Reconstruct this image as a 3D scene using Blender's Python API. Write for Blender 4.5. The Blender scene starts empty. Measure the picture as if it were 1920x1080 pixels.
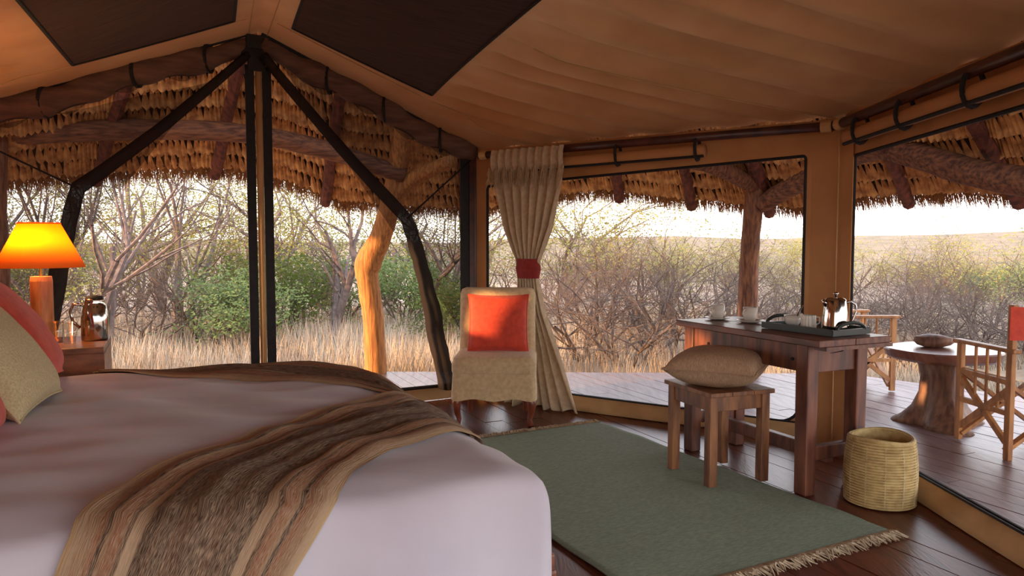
import bpy, math, random
from mathutils import Vector, Matrix, Euler
random.seed(7)
R = math.radians
scene = bpy.context.scene
COL = scene.collection

# ------------------------------------------------------------------ camera, sky, sun, exposure
F_PX, EYE, HOR = 1400.0, 1.22, 455.0
PITCH = math.atan((540 - HOR) / F_PX)
cam = bpy.data.cameras.new('camera'); cam.sensor_width = 36; cam.lens = F_PX / 1920 * 36
cam.clip_start = 0.05; cam.clip_end = 4000
camo = bpy.data.objects.new('camera', cam); COL.objects.link(camo)
camo.location = (0, 0, EYE); camo.rotation_euler = (math.pi / 2 - PITCH, 0, 0)
scene.camera = camo

world = bpy.data.worlds.new('sky'); scene.world = world; world.use_nodes = True
wn = world.node_tree.nodes; wl = world.node_tree.links; wn.clear()
wo = wn.new('ShaderNodeOutputWorld'); wb = wn.new('ShaderNodeBackground'); wb.inputs[1].default_value = 3.6
wt = wn.new('ShaderNodeTexCoord'); ws = wn.new('ShaderNodeSeparateXYZ'); wr = wn.new('ShaderNodeValToRGB')
wl.new(wt.outputs['Generated'], ws.inputs[0]); wl.new(ws.outputs['Z'], wr.inputs[0])
wr.color_ramp.elements[0].position = 0.0; wr.color_ramp.elements[0].color = (1, .93, .86, 1)
wr.color_ramp.elements[1].position = .7; wr.color_ramp.elements[1].color = (.62, .76, 1, 1)
wl.new(wr.outputs[0], wb.inputs[0]); wl.new(wb.outputs[0], wo.inputs[0])

sun = bpy.data.lights.new('sun', 'SUN'); sun.energy = 8.5; sun.color = (1, .57, .25); sun.angle = R(1.2)
suno = bpy.data.objects.new('sun', sun); COL.objects.link(suno); suno.location = (-8, 0, 6)
SUN_DIR = Vector((.9, .436, -.178)).normalized()
suno.rotation_euler = SUN_DIR.to_track_quat('-Z', 'Y').to_euler()

scene.view_settings.view_transform = 'Standard'; scene.view_settings.look = 'None'
scene.view_settings.gamma = 1; scene.view_settings.use_curve_mapping = False
scene.view_settings.exposure = 0.35

# ------------------------------------------------------------------ helpers
def lin(c):
    return tuple(((v / 255) / 12.92 if v / 255 <= .04045 else ((v / 255 + .055) / 1.055) ** 2.4) for v in c) + (1,)

def mat(name, c1, c2=None, rough=.7, scale=6, stretch=(1, 1, 1), bump=0, bscale=None, metal=0, detail=5, spec=.5, translucent=0, coords='Object', lo=.35, hi=.65, sheen=0):
    m = bpy.data.materials.new(name); m.use_nodes = True
    n = m.node_tree.nodes; l = m.node_tree.links
    p = n['Principled BSDF']; p.inputs['Roughness'].default_value = rough; p.inputs['Metallic'].default_value = metal
    p.inputs['Specular IOR Level'].default_value = spec
    if sheen: p.inputs['Sheen Weight'].default_value = sheen
    tc = n.new('ShaderNodeTexCoord'); mp = n.new('ShaderNodeMapping'); mp.inputs['Scale'].default_value = stretch
    l.new(tc.outputs[coords], mp.inputs[0])
    nz = n.new('ShaderNodeTexNoise'); nz.inputs['Scale'].default_value = scale; nz.inputs['Detail'].default_value = detail
    l.new(mp.outputs[0], nz.inputs[0])
    if c2 is None: c2 = tuple(v * .8 for v in c1)
    cr = n.new('ShaderNodeValToRGB'); cr.color_ramp.elements[0].position = lo; cr.color_ramp.elements[1].position = hi
    cr.color_ramp.elements[0].color = lin(c2); cr.color_ramp.elements[1].color = lin(c1)
    l.new(nz.outputs[0], cr.inputs[0]); l.new(cr.outputs[0], p.inputs['Base Color'])
    if bump:
        nb = nz
        if bscale:
            nb = n.new('ShaderNodeTexNoise'); nb.inputs['Scale'].default_value = bscale; nb.inputs['Detail'].default_value = 3
            l.new(mp.outputs[0], nb.inputs[0])
        b = n.new('ShaderNodeBump'); b.inputs['Strength'].default_value = bump; b.inputs['Distance'].default_value = .01
        l.new(nb.outputs[0], b.inputs['Height']); l.new(b.outputs[0], p.inputs['Normal'])
    if translucent:
        t = n.new('ShaderNodeBsdfTranslucent'); mx = n.new('ShaderNodeMixShader'); mx.inputs[0].default_value = translucent
        l.new(cr.outputs[0], t.inputs[0]); l.new(p.outputs[0], mx.inputs[1]); l.new(t.outputs[0], mx.inputs[2])
        l.new(mx.outputs[0], n['Material Output'].inputs[0])
    return m

M = {}
M['canvas'] = mat('canvas', (206, 150, 98), (190, 134, 84), .85, 3, bump=.15, bscale=220, translucent=.12)
M['canvas_pale'] = mat('canvas_pale', (205, 165, 115), (185, 145, 98), .85, 5, bump=.15, bscale=200)
M['vent'] = mat('vent_mesh', (74, 52, 44), (58, 40, 36), .9, 5, (1, 14, 1), bump=.3)
M['black'] = mat('black_webbing', (34, 31, 33), (24, 22, 24), .75, 30, bump=.2)
M['roll'] = mat('rolled_mesh', (118, 88, 72), (88, 64, 54), .9, 5, (1, 1, 5), bump=.3)
M['pole'] = mat('dark_pole', (92, 52, 42), (58, 34, 32), .38, 8, (1, 1, 1), bump=.2)
M['floor'] = mat('floor_plank', (116, 60, 42), (84, 42, 32), .32, 3, (8, 1, 1), bump=.12, bscale=12)
M['deck'] = mat('deck_plank', (136, 108, 104), (106, 80, 76), .34, 3, (8, 1, 1), bump=.15, bscale=12)
M['desk'] = mat('desk_wood', (128, 76, 54), (74, 42, 34), .42, 4, (6, 6, 1), bump=.12)
M['desk_top'] = mat('desk_top_wood', (126, 76, 58), (80, 46, 38), .35, 4, (8, 1, 4), bump=.1)
M['stool'] = mat('stool_wood', (150, 98, 58), (92, 56, 38), .45, 4, (6, 6, 1), bump=.12)
M['teak'] = mat('chair_teak', (190, 132, 76), (150, 96, 54), .45, 6, (4, 4, 1), bump=.1)
M['night'] = mat('nightstand_wood', (150, 92, 62), (98, 56, 40), .4, 4, (2, 2, 6), bump=.1)
M['log'] = mat('weathered_log', (148, 98, 66), (88, 54, 40), .8, 9, (5, 5, .7), bump=.8)
M['log_red'] = mat('rafter_wood', (128, 72, 54), (80, 42, 34), .8, 9, (3, 1, 2), bump=.4)
M['log_gold'] = mat('post_wood', (206, 140, 72), (150, 92, 50), .75, 9, (6, 6, .6), bump=.8)
M['log_h'] = mat('weathered_beam', (148, 98, 66), (84, 52, 40), .8, 9, (.7, 4, 5), bump=.7)
M['thatch'] = mat('thatch_leaf', (224, 170, 106), (160, 108, 64), .85, 14, bump=.3)
M['thatch_dark'] = mat('thatch_backing', (76, 48, 32), (50, 32, 24), .95, 10)
M['fringe'] = mat('thatch_fringe', (182, 130, 76), (120, 78, 46), .9, 20)
M['duvet'] = mat('duvet', (212, 208, 220), (200, 194, 208), .75, 2, (1, 2.6, 1), bump=.55, bscale=3.2, sheen=.2)
M['orange'] = mat('orange_linen', (214, 74, 48), (196, 60, 40), .8, 30, bump=.15, bscale=300, sheen=.2)
M['red'] = mat('red_band', (150, 42, 36), (130, 34, 30), .8, 30, bump=.15)
M['cream'] = mat('cream_weave', (216, 200, 160), (192, 174, 134), .85, 160, bump=.5, bscale=160)
M['sand'] = mat('sand_weave', (186, 154, 124), (160, 128, 100), .85, 60, (1, 4, 1), bump=.4)
M['linen'] = mat('linen_upholstery', (222, 196, 154), (204, 176, 134), .85, 40, bump=.2, bscale=260, sheen=.2)
M['curtain'] = mat('curtain_cotton', (226, 204, 172), (208, 184, 150), .85, 30, bump=.2, bscale=200, translucent=.2)
M['chairleg'] = mat('polished_leg', (142, 70, 40), (104, 48, 30), .3, 8)
M['rug'] = mat('green_rug', (152, 164, 142), (130, 142, 122), .95, 40, (1, 5, 1), bump=.6, bscale=160)
M['tassel'] = mat('cream_tassel', (206, 188, 160), (170, 150, 124), .95, 40)
M['basket'] = mat('palm_basket', (206, 180, 124), (176, 148, 96), .75, 25, (1, 1, 1), bump=.2)
M['china'] = mat('china', (226, 222, 212), (220, 216, 206), .25, 3)
M['tray'] = mat('green_tray', (44, 52, 48), (34, 42, 40), .4, 8)
M['steel'] = mat('steel', (200, 196, 190), (190, 186, 180), .1, 3, metal=1)
M['bark'] = mat('bark_grey', (126, 104, 94), (88, 72, 66), .9, 12, bump=.4)
M['twig'] = mat('twig_brown', (112, 92, 78), (84, 66, 56), .9, 8)
M['leaf_y'] = mat('leaf_yellow_green', (158, 146, 66), (118, 116, 52), .7, 2, translucent=.3)
M['leaf_g'] = mat('leaf_green', (112, 124, 56), (84, 100, 46), .7, 2, translucent=.3)
M['grass'] = mat('dry_grass', (196, 176, 150), (160, 138, 114), .9, .8)
M['ground'] = mat('ground_soil', (150, 122, 96), (120, 94, 72), .95, 1.2, bump=.3)
M['hill'] = mat('hill_scrub', (134, 104, 76), (100, 86, 58), .95, .05, detail=12)
M['stump'] = mat('stump_wood', (140, 100, 76), (92, 62, 50), .6, 7, (4, 4, .7), bump=.6)
M['slab'] = mat('slab_wood', (138, 92, 76), (104, 66, 56), .3, 7, (1, 4, 1), bump=.15)
M['brass'] = mat('brass', (180, 130, 60), (160, 110, 50), .3, 3, metal=1)

def sheer(name, c, alpha):
    m = bpy.data.materials.new(name); m.use_nodes = True; n = m.node_tree.nodes; l = m.node_tree.links
    t = n.new('ShaderNodeBsdfTransparent'); d = n.new('ShaderNodeBsdfDiffuse'); d.inputs[0].default_value = lin(c)
    mx = n.new('ShaderNodeMixShader'); mx.inputs[0].default_value = alpha
    l.new(t.outputs[0], mx.inputs[1]); l.new(d.outputs[0], mx.inputs[2]); l.new(mx.outputs[0], n['Material Output'].inputs[0])
    return m
M['net'] = sheer('insect_net', (58, 48, 46), .55)
M['net_dense'] = sheer('insect_net_folded', (52, 46, 46), .88)
g = bpy.data.materials.new('clear_glass'); g.use_nodes = True
gp = g.node_tree.nodes['Principled BSDF']; gp.inputs['Transmission Weight'].default_value = 1; gp.inputs['Roughness'].default_value = .02; gp.inputs['IOR'].default_value = 1.45
M['glass'] = g
gn = g.node_tree.nodes; gk = g.node_tree.links; gt = gn.new('ShaderNodeBsdfTransparent'); gt.inputs[0].default_value = (.93, .95, .95, 1); gg = gn.new('ShaderNodeBsdfGlossy'); gg.inputs['Roughness'].default_value = .03
lw_ = gn.new('ShaderNodeFresnel'); lw_.inputs[0].default_value = 1.5; gx_ = gn.new('ShaderNodeMixShader'); gx_.inputs[0].default_value = .14; gk.new(gt.outputs[0], gx_.inputs[1]); gk.new(gg.outputs[0], gx_.inputs[2]); gk.new(gx_.outputs[0], gn['Material Output'].inputs[0])
sh = bpy.data.materials.new('amber_shade'); sh.use_nodes = True; n_ = sh.node_tree.nodes; l_ = sh.node_tree.links
sp = n_['Principled BSDF']; sp.inputs['Base Color'].default_value = lin((236, 160, 60)); sp.inputs['Roughness'].default_value = .8
st = n_.new('ShaderNodeBsdfTranslucent'); st.inputs[0].default_value = lin((255, 170, 50)); smx = n_.new('ShaderNodeMixShader'); smx.inputs[0].default_value = .6
l_.new(sp.outputs[0], smx.inputs[1]); l_.new(st.outputs[0], smx.inputs[2]); l_.new(smx.outputs[0], n_['Material Output'].inputs[0])
M['shade'] = sh
eb = bpy.data.materials.new('lit_bulb'); eb.use_nodes = True
ep = eb.node_tree.nodes['Principled BSDF']; ep.inputs['Emission Color'].default_value = (1, .75, .35, 1); ep.inputs['Emission Strength'].default_value = 30
M['bulb'] = eb

def stripes(name):      # woven throw: bands across V, woven figures along U
    m = bpy.data.materials.new(name); m.use_nodes = True; n = m.node_tree.nodes; l = m.node_tree.links
    p = n['Principled BSDF']; p.inputs['Roughness'].default_value = .85
    uv = n.new('ShaderNodeUVMap'); se = n.new('ShaderNodeSeparateXYZ'); l.new(uv.outputs[0], se.inputs[0])
    cr = n.new('ShaderNodeValToRGB'); cr.color_ramp.interpolation = 'LINEAR'
    base_ = [(74, 54, 40), (150, 116, 86), (60, 44, 34), (178, 150, 120), (92, 66, 48), (66, 48, 36), (140, 92, 64), (80, 60, 46)]
    bands = [(0, (196, 168, 124)), (.02, (184, 154, 112))]
    rb = random.Random(4); pos = .045
    while pos < .93 and len(bands) < 28:
        c_ = rb.choice(base_); wd_ = rb.choice((.03, .05, .09)); bands += [(pos, c_), (min(pos + wd_, .95), tuple(v * .92 for v in c_))]; pos += wd_ + .008
    bands += [(1, (70, 52, 40))]
    e = cr.color_ramp.elements
    e[0].position = 0; e[0].color = lin(bands[0][1]); e[1].position = 1; e[1].color = lin(bands[-1][1])
    for pos, c in bands[1:-1]:
        q = e.new(pos); q.color = lin(c)
    pg = n.new('ShaderNodeMath'); pg.operation = 'MULTIPLY'; pg.inputs[1].default_value = 2.0; l.new(se.outputs['Y'], pg.inputs[0])
    pp_ = n.new('ShaderNodeMath'); pp_.operation = 'PINGPONG'; pp_.inputs[1].default_value = 1.0; l.new(pg.outputs[0], pp_.inputs[0]); l.new(pp_.outputs[0], cr.inputs[0])
    mp = n.new('ShaderNodeMapping'); mp.inputs['Scale'].default_value = (9, 60, 1); l.new(uv.outputs[0], mp.inputs[0])
    vz = n.new('ShaderNodeTexVoronoi'); vz.inputs['Scale'].default_value = 3; l.new(mp.outputs[0], vz.inputs[0])
    nz = n.new('ShaderNodeTexNoise'); nz.inputs['Scale'].default_value = 6; l.new(mp.outputs[0], nz.inputs[0])
    r2 = n.new('ShaderNodeValToRGB'); r2.color_ramp.elements[0].position = .42; r2.color_ramp.elements[1].position = .62
    l.new(nz.outputs[0], r2.inputs[0])
    mx = n.new('ShaderNodeMix'); mx.data_type = 'RGBA'; mx.inputs['B'].default_value = lin((190, 164, 136))
    ml = n.new('ShaderNodeMath'); ml.operation = 'MULTIPLY'; ml.inputs[1].default_value = .6; l.new(r2.outputs[0], ml.inputs[0])
    l.new(ml.outputs[0], mx.inputs['Factor']); l.new(cr.outputs[0], mx.inputs['A']); l.new(mx.outputs['Result'], p.inputs['Base Color'])
    b = n.new('ShaderNodeBump'); b.inputs['Strength'].default_value = .4; b.inputs['Distance'].default_value = .004
    l.new(vz.outputs[0], b.inputs['Height']); l.new(b.outputs[0], p.inputs['Normal'])
    return m
M['throw'] = stripes('woven_throw')

class MB:
    def __init__(s): s.v = []; s.f = []; s.uv = {}
    def add(s, vs, fs):
        o = len(s.v); s.v += [tuple(v) for v in vs]; s.f += [tuple(i + o for i in f) for f in fs]; return s
    def box(s, c, d, rot=None, taper=1):
        x, y, z = d[0] / 2, d[1] / 2, d[2] / 2
        vs = [Vector((sx * x * (taper if sz < 0 else 1), sy * y * (taper if sz < 0 else 1), sz * z)) for sz in (-1, 1) for sx, sy in ((-1, -1), (1, -1), (1, 1), (-1, 1))]
        if rot is not None: vs = [rot @ v for v in vs]
        vs = [v + Vector(c) for v in vs]
        return s.add(vs, [(3, 2, 1, 0), (4, 5, 6, 7), (0, 1, 5, 4), (1, 2, 6, 5), (2, 3, 7, 6), (3, 0, 4, 7)])
    def bar(s, a, b, w, h, up=(0, 0, 1)):
        a, b = Vector(a), Vector(b); d = (b - a); L = d.length; d.normalize(); u = Vector(up)
        if abs(d.dot(u)) > .98: u = Vector((0, 1, 0))
        x = d.cross(u).normalized(); z = x.cross(d)
        vs = [p + x * sx * w / 2 + z * sz * h / 2 for p in (a, b) for sx, sz in ((-1, -1), (1, -1), (1, 1), (-1, 1))]
        return s.add(vs, [(0, 1, 2, 3), (7, 6, 5, 4), (0, 4, 5, 1), (1, 5, 6, 2), (2, 6, 7, 3), (3, 7, 4, 0)])
    def tube(s, pts, rad, n=8, cap=True, flat=1, wob=0):
        pts = [Vector(p) for p in pts]; k = len(pts)
        if not hasattr(rad, '__len__'): rad = [rad] * k
        o = len(s.v); ref = None
        for i, p in enumerate(pts):
            t = (pts[min(i + 1, k - 1)] - pts[max(i - 1, 0)]).normalized()
            if ref is None:
                ref = Vector((0, 0, 1)) if abs(t.z) < .9 else Vector((1, 0, 0))
            x = t.cross(ref).normalized(); ref = x.cross(t).normalized()
            for j in range(n):
                a = 2 * math.pi * j / n; r = rad[i] * (1 + (random.uniform(-wob, wob) if wob else 0))
                s.v.append(tuple(p + x * math.cos(a) * r + ref * math.sin(a) * r * flat))
        for i in range(k - 1):
            for j in range(n):
                s.f.append((o + i * n + j, o + i * n + (j + 1) % n, o + (i + 1) * n + (j + 1) % n, o + (i + 1) * n + j))
        if cap and n > 2:
            s.f.append(tuple(o + j for j in reversed(range(n)))); s.f.append(tuple(o + (k - 1) * n + j for j in range(n)))
        return s
    def lathe(s, prof, n=24, c=(0, 0, 0), cap=True, jit=None):
        o = len(s.v); k = len(prof)
        for i, (r, z) in enumerate(prof):
            for j in range(n):
                a = 2 * math.pi * j / n; rr = r * (jit(i, a) if jit else 1)
                s.v.append((c[0] + rr * math.cos(a), c[1] + rr * math.sin(a), c[2] + z))
        for i in range(k - 1):
            for j in range(n):
                s.f.append((o + i * n + j, o + i * n + (j + 1) % n, o + (i + 1) * n + (j + 1) % n, o + (i + 1) * n + j))
        if cap:
            s.f.append(tuple(o + j for j in reversed(range(n)))); s.f.append(tuple(o + (k - 1) * n + j for j in range(n)))
        return s
    def grid(s, fn, nu, nv, uv=False):
        o = len(s.v)
        for i in range(nu + 1):
            for j in range(nv + 1):
                s.v.append(tuple(fn(i / nu, j / nv)))
                if uv: s.uv[len(s.v) - 1] = (i / nu, j / nv)
        for i in range(nu):
            for j in range(nv):
                q = o + i * (nv + 1) + j
                s.f.append((q, q + nv + 1, q + nv + 2, q + 1))
        return s

def obj(name, mb, m, parent=None, smooth=False, kind=None, bevel=0, solid=0, sub=0, loc=None, rz=None):
    if isinstance(mb, MB):
        me = bpy.data.meshes.new(name); me.from_pydata(mb.v, [], mb.f)
        if mb.uv:
            ul = me.uv_layers.new(name='UVMap')
            for lp in me.loops: ul.data[lp.index].uv = mb.uv.get(lp.vertex_index, (0, 0))
        me.materials.append(M[m] if isinstance(m, str) else m)
        if smooth: me.polygons.foreach_set('use_smooth', [True] * len(me.polygons))
        me.update()
    else: me = mb
    o = bpy.data.objects.new(name, me); COL.objects.link(o)
    if parent: o.parent = parent
    if kind: o['kind'] = kind
    if loc is not None: o.location = loc
    if rz is not None: o.rotation_euler = (0, 0, rz)
    if solid:
        md = o.modifiers.new('thick', 'SOLIDIFY'); md.thickness = solid; md.offset = 0
    if bevel:
        md = o.modifiers.new('bevel', 'BEVEL'); md.width = bevel; md.segments = 2; md.limit_method = 'ANGLE'
    if sub:
        md = o.modifiers.new('sub', 'SUBSURF'); md.levels = sub; md.render_levels = sub
    return o
def tag(o, label, cat, group=None):
    o['label'] = label; o['category'] = cat
    if group: o['group'] = group
    return o
def thing(name, label, cat, loc=(0, 0, 0), rz=0, group=None):
    o = bpy.data.objects.new(name, None); COL.objects.link(o); o.location = loc; o.rotation_euler = (0, 0, rz)
    o.empty_display_size = .1
    return tag(o, label, cat, group)
def structure(o): o['kind'] = 'structure'; return o
def lerp(a, b, t): return Vector(a) * (1 - t) + Vector(b) * t
def V(*a): return Vector(a)

# ------------------------------------------------------------------ plan of the tent
AX = V(.42, -.9075, 0)        # along the tent, towards the back
BX = V(.9075, .42, 0)         # across the tent, to the right
TH = math.atan2(BX.y, BX.x)
PO = V(-1.70, 5.08, 0); C1 = V(-.30, 5.95, 0); CO = V(1.97, 4.45, 0); W2 = V(1.99, 2.86, 0); W3 = V(1.92, -1.6, 0)
LC = V(-3.13, 4.25, 0); LB = V(-1.35, -1.6, 0); RD = V(.37, -.93, 0)
EAVE, RIDGE = 1.95, 2.62

def clip(poly, a, b):          # keep the part of poly left of a->b
    out = []
    def side(p): return (b[0] - a[0]) * (p[1] - a[1]) - (b[1] - a[1]) * (p[0] - a[0])
    for i in range(len(poly)):
        p, q = poly[i], poly[(i + 1) % len(poly)]; sp_, sq = side(p), side(q)
        if sp_ >= 0: out.append(p)
        if (sp_ >= 0) != (sq >= 0):
            t = sp_ / (sp_ - sq); out.append((p[0] + (q[0] - p[0]) * t, p[1] + (q[1] - p[1]) * t))
    return out
def planks(parent, region, width, z, thick, m, seed):
    rnd = random.Random(seed); o0 = V(0, 3, 0); k = -60
    while k < 80:
        k += 1
        c0, c1 = k * width + .002, (k + 1) * width - .002
        cuts = [-9.0]
        while cuts[-1] < 9: cuts.append(cuts[-1] + rnd.uniform(2.4, 4.2))
        for i in range(len(cuts) - 1):
            poly = [tuple((o0 + BX * x + AX * y)[:2]) for x, y in ((c0, cuts[i] + .002), (c0, cuts[i + 1] - .002), (c1, cuts[i + 1] - .002), (c1, cuts[i] + .002))]
            if sum(poly[j][0] * poly[(j + 1) % 4][1] - poly[(j + 1) % 4][0] * poly[j][1] for j in range(4)) < 0: poly = poly[::-1]
            for j in range(len(region)):
                poly = clip(poly, region[j], region[(j + 1) % len(region)])
                if len(poly) < 3: break
            if len(poly) < 3: continue
            ar = abs(sum(poly[j][0] * poly[(j + 1) % len(poly)][1] - poly[(j + 1) % len(poly)][0] * poly[j][1] for j in range(len(poly)))) / 2
            if ar < .01: continue
            dz = rnd.uniform(-.0015, .0015); n = len(poly)
            mb = MB().add([(p[0], p[1], z + dz) for p in poly] + [(p[0], p[1], z - thick) for p in poly],
                          [tuple(range(n)), tuple(reversed(range(n, 2 * n)))] + [(j, n + j, n + (j + 1) % n, (j + 1) % n) for j in range(n)])
            obj('plank', mb, m, parent)

# ------------------------------------------------------------------ floor and deck
room = [tuple(p[:2]) for p in (LB, W3, W2, CO, C1, PO, LC)]
fl = MB().add([(p[0], p[1], -.03) for p in room], [tuple(range(len(room)))])
floor = structure(obj('floor', fl, 'thatch_dark'))
planks(floor, room, .135, 0, .025, 'floor', 3)
dk = [(-5.5, 6.2), (-3.2, 3.6), (1.5, 2.0), (1.6, -1.5), (4.6, -1.5), (4.9, 5.4), (3.3, 7.1), (-1.9, 7.25), (-4.2, 7.3)]
dk = [(-4.6, 4.0), (-1, -1.5), (4.6, -1.5), (4.9, 5.2), (3.2, 7.1), (-2.4, 7.25), (-4.2, 6.4)]
db = MB().add([(p[0], p[1], -.07) for p in dk] + [(p[0], p[1], -.4) for p in dk], [tuple(range(7))] + [(j, 7 + j, 7 + (j + 1) % 7, (j + 1) % 7) for j in range(7)])
deck = structure(obj('floor_deck', db, 'thatch_dark'))
planks(deck, dk, .115, -.034, .03, 'deck', 5)

# ------------------------------------------------------------------ ceiling: canvas slopes
def ridge(i): return PO + RD * i + V(0, 0, RIDGE)
def eave_r(i):
    key = [(0, C1 + V(0, 0, EAVE)), (2.45, CO + V(.02, .02, EAVE + .02)), (4.0, W2 + V(.02, 0, EAVE + .06)), (8, W3 + V(0, 0, EAVE + .1))]
    for (a, p), (b, q) in zip(key, key[1:]):
        if i <= b: return lerp(p, q, (i - a) / (b - a))
    return key[-1][1]
def eave_l(i): return lerp(LC, LB, i / 7.0) + V(0, 0, EAVE)
def roof(i, t, eave, wr):
    a, b = ridge(i), eave(i); p = lerp(a, b, t)
    far = min(1, i / 2.4)
    p.z = a.z + (b.z - a.z) * (t * (1 - .0 * far) + .10 * far * math.sin(math.pi * t))  # sags a little where the wall bows out
    ed = min(1, i / .45)
    j_ = i - t * .9
    w = math.sin(j_ * 19 + 1.3 * math.sin(j_ * 5)) * .6 + math.sin(j_ * 41) * .3 * (1.3 - t)
    Lh = ((b - a) - RD * (b - a).dot(RD)).xy.length; D_ = t * Lh
    p.z += wr * w * ed * min(1, max(0, D_ - 1.12) * 3.5) * (1.12 - t)
    return p
for nm, ev, wr in (('ceiling', eave_r, .12), ('ceiling_left', eave_l, .10)):
    c = structure(obj(nm, MB().grid(lambda u, v: roof(u * 7, v, ev, wr), 260, 30), 'canvas', smooth=True))
    D0, D1 = (.18, 1.10) if ev is eave_r else (.16, 1.0)
    def pan(u, v, ev=ev, wr=wr, D0=D0, D1=D1):
        i = .50 + u * 3.6; L = ((ev(i) - ridge(i)) - RD * (ev(i) - ridge(i)).dot(RD)).xy.length
        t = (D0 + (D1 - D0) * v) / L
        # keep the panel square to the ridge
        i2 = i - (ev(i) - ridge(i)).dot(RD) * t + (ev(.5) - ridge(.5)).dot(RD) * t * .75
        L2 = ((ev(i2) - ridge(i2)) - RD * (ev(i2) - ridge(i2)).dot(RD)).xy.length
        p = roof(max(i2, .02), (D0 + (D1 - D0) * v) / L2, ev, wr); p.z -= .012; return p
    vp = obj('vent_panel', MB().grid(pan, 60, 16), 'vent', c, smooth=True); vp['label'] = 'dark brown mesh panel sewn into the canvas'
    hem = MB()
    for e in range(4):
        pts = [pan(*((k / 30, 0), (k / 30, 1), (0, k / 30), (1, k / 30))[e]) - V(0, 0, .003) for k in range(31)]
        hem.tube(pts, .009, 6, flat=.5)
    obj('panel_hem', hem, 'black', vp)
    for tt in (.02,):
        obj('seam', MB().tube([roof(k * .07, .035, ev, 0) - V(0, 0, .004) for k in range(90)], .003, 5), 'canvas_pale', c)
    obj('seam', MB().tube([roof(.42, k / 20, ev, wr) - V(0, 0, .003) for k in range(1, 21)], .003, 5), 'canvas_pale', c)
    if ev is eave_r:
        obj('seam', MB().tube([roof(1.9 + .5 * k / 20, .45 + .55 * k / 20, ev, wr) - V(0, 0, .004) for k in range(0, 21)], .004, 5), 'canvas_pale', c)

# ------------------------------------------------------------------ walls of the tent
def wall_canvas(name, a, b, op, r, base=0.0, top=EAVE):
    """canvas wall between plan points a and b with a rounded opening op=(w0,w1,z0,z1 at w0,z1 at w1)"""
    d = (b - a); L = d.length; d.normalize(); nrm = V(d.y, -d.x, 0)
    w0, w1, z0, z1a, z1b = op
    inner = []
    def arc(cx, cz, a0, a1, rr):
        for k in range(7):
            t = a0 + (a1 - a0) * k / 6; inner.append((cx + rr * math.cos(t), cz + rr * math.sin(t)))
    arc(w0 + r, z0 + r, 1.5 * math.pi, math.pi, r); arc(w0 + .02, z1a - .02, math.pi, .5 * math.pi, .02)
    arc(w1 - .02, z1b - .02, .5 * math.pi, 0, .02); arc(w1 - r, z0 + r, 0, -.5 * math.pi, r)
    outer = []
    for (w, z) in inner:
        ow = 0 if w < w0 + r + .001 else (L if w > w1 - r - .001 else w); oz = base if z < z0 + r + .001 else (top if z > min(z1a, z1b) - .1 else z)
        outer.append((ow, oz))
    n = len(inner); P = lambda w, z: a + d * w + V(0, 0, z)
    mb = MB().add([P(*q) for q in inner] + [P(*q) for q in outer], [(j, (j + 1) % n, n + (j + 1) % n, n + j) for j in range(n)])
    o = structure(obj(name, mb, 'canvas_pale' if False else 'canvas', solid=.012))
    ring = [P(*q) - nrm * 0 for q in inner] + [P(*inner[0])]
    obj('zip_edge', MB().tube(ring, .011, 6, cap=False), 'black', o)
    return o, P, L, nrm
wr_, PR, LR, NR = wall_canvas('wall_right', C1, CO, (.13, 2.50, .10, 1.66, 1.745), .13)
w2_, PW, LW, NW = wall_canvas('wall_right_rear', CO, W2 + (W2 - CO) * 1.6, (.12, 4.0, .10, 1.72, 1.80), .13, top=EAVE + .05)
# canvas sleeve round the corner post, flaring at the foot
sl = MB()
dR = (C1 - CO).normalized(); dW = (W2 - CO).normalized()
for k in range(9):
    z = EAVE * k / 8
    fl_ = 1.0 + .25 * max(0, 1 - z / .35) ** 2
    ring = [CO + dR * .19 * fl_ + V(0, 0, z), CO + (dR * .1 + dW * .0 - V(.35, .45, 0) * .06) * fl_ + V(0, 0, z), CO + V(-.05, -.05, z), CO + dW * .13 * fl_ + V(-.012, 0, z)]
    sl.v += [tuple(p) for p in ring]
    if k:
        o_ = (k - 1) * 4
        for j in range(3): sl.f.append((o_ + j, o_ + j + 1, o_ + j + 5, o_ + j + 4))
obj('post_sleeve', sl, 'canvas', wr_, solid=.008)
obj('sleeve_seam', MB().tube([CO + V(-.065, -.06, z / 10) for z in range(0, 20)], .004, 5), 'canvas_pale', wr_)
# front gable: low canvas sill on both sides of the ridge pole
for nm, p, q in (('wall_front', PO, C1), ('wall_front_left', LC, PO)):
    d = (q - p).normalized()
    w = structure(obj(nm, MB().grid(lambda u, v: lerp(p, q, u) + V(0, 0, .1 * v) + V(d.y, -d.x, 0) * .012 * math.sin(u * 9), 20, 2), 'canvas_pale', solid=.01))
    obj('sill_binding', MB().tube([lerp(p, q, k / 20) + V(0, 0, .105) + V(d.y, -d.x, 0) * .012 * math.sin(k / 20 * 9) for k in range(21)], .014, 6), 'black', w)
# low bound sill along the side openings, bellying out a little
for nm, p, q, s in (('trim_1', C1, CO, 1), ('trim_2', CO, W2 + (W2 - CO) * 1.6, 1)):
    d = (q - p).normalized(); nn = V(d.y, -d.x, 0)
    bel = lambda u: nn * (.05 * math.sin(math.pi * min(1, u * 1.3)) + .03)
    t_ = structure(obj(nm, MB().grid(lambda u, v: lerp(p, q, u) + bel(u) * (1 - v * .6) + V(0, 0, .005 + .1 * v), 24, 3), 'canvas_pale', solid=.008, smooth=True))
    obj('binding', MB().tube([lerp(p, q, k / 24) + bel(k / 24) * .4 + V(0, 0, .107) for k in range(25)], .007, 6), 'black', t_)
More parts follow.
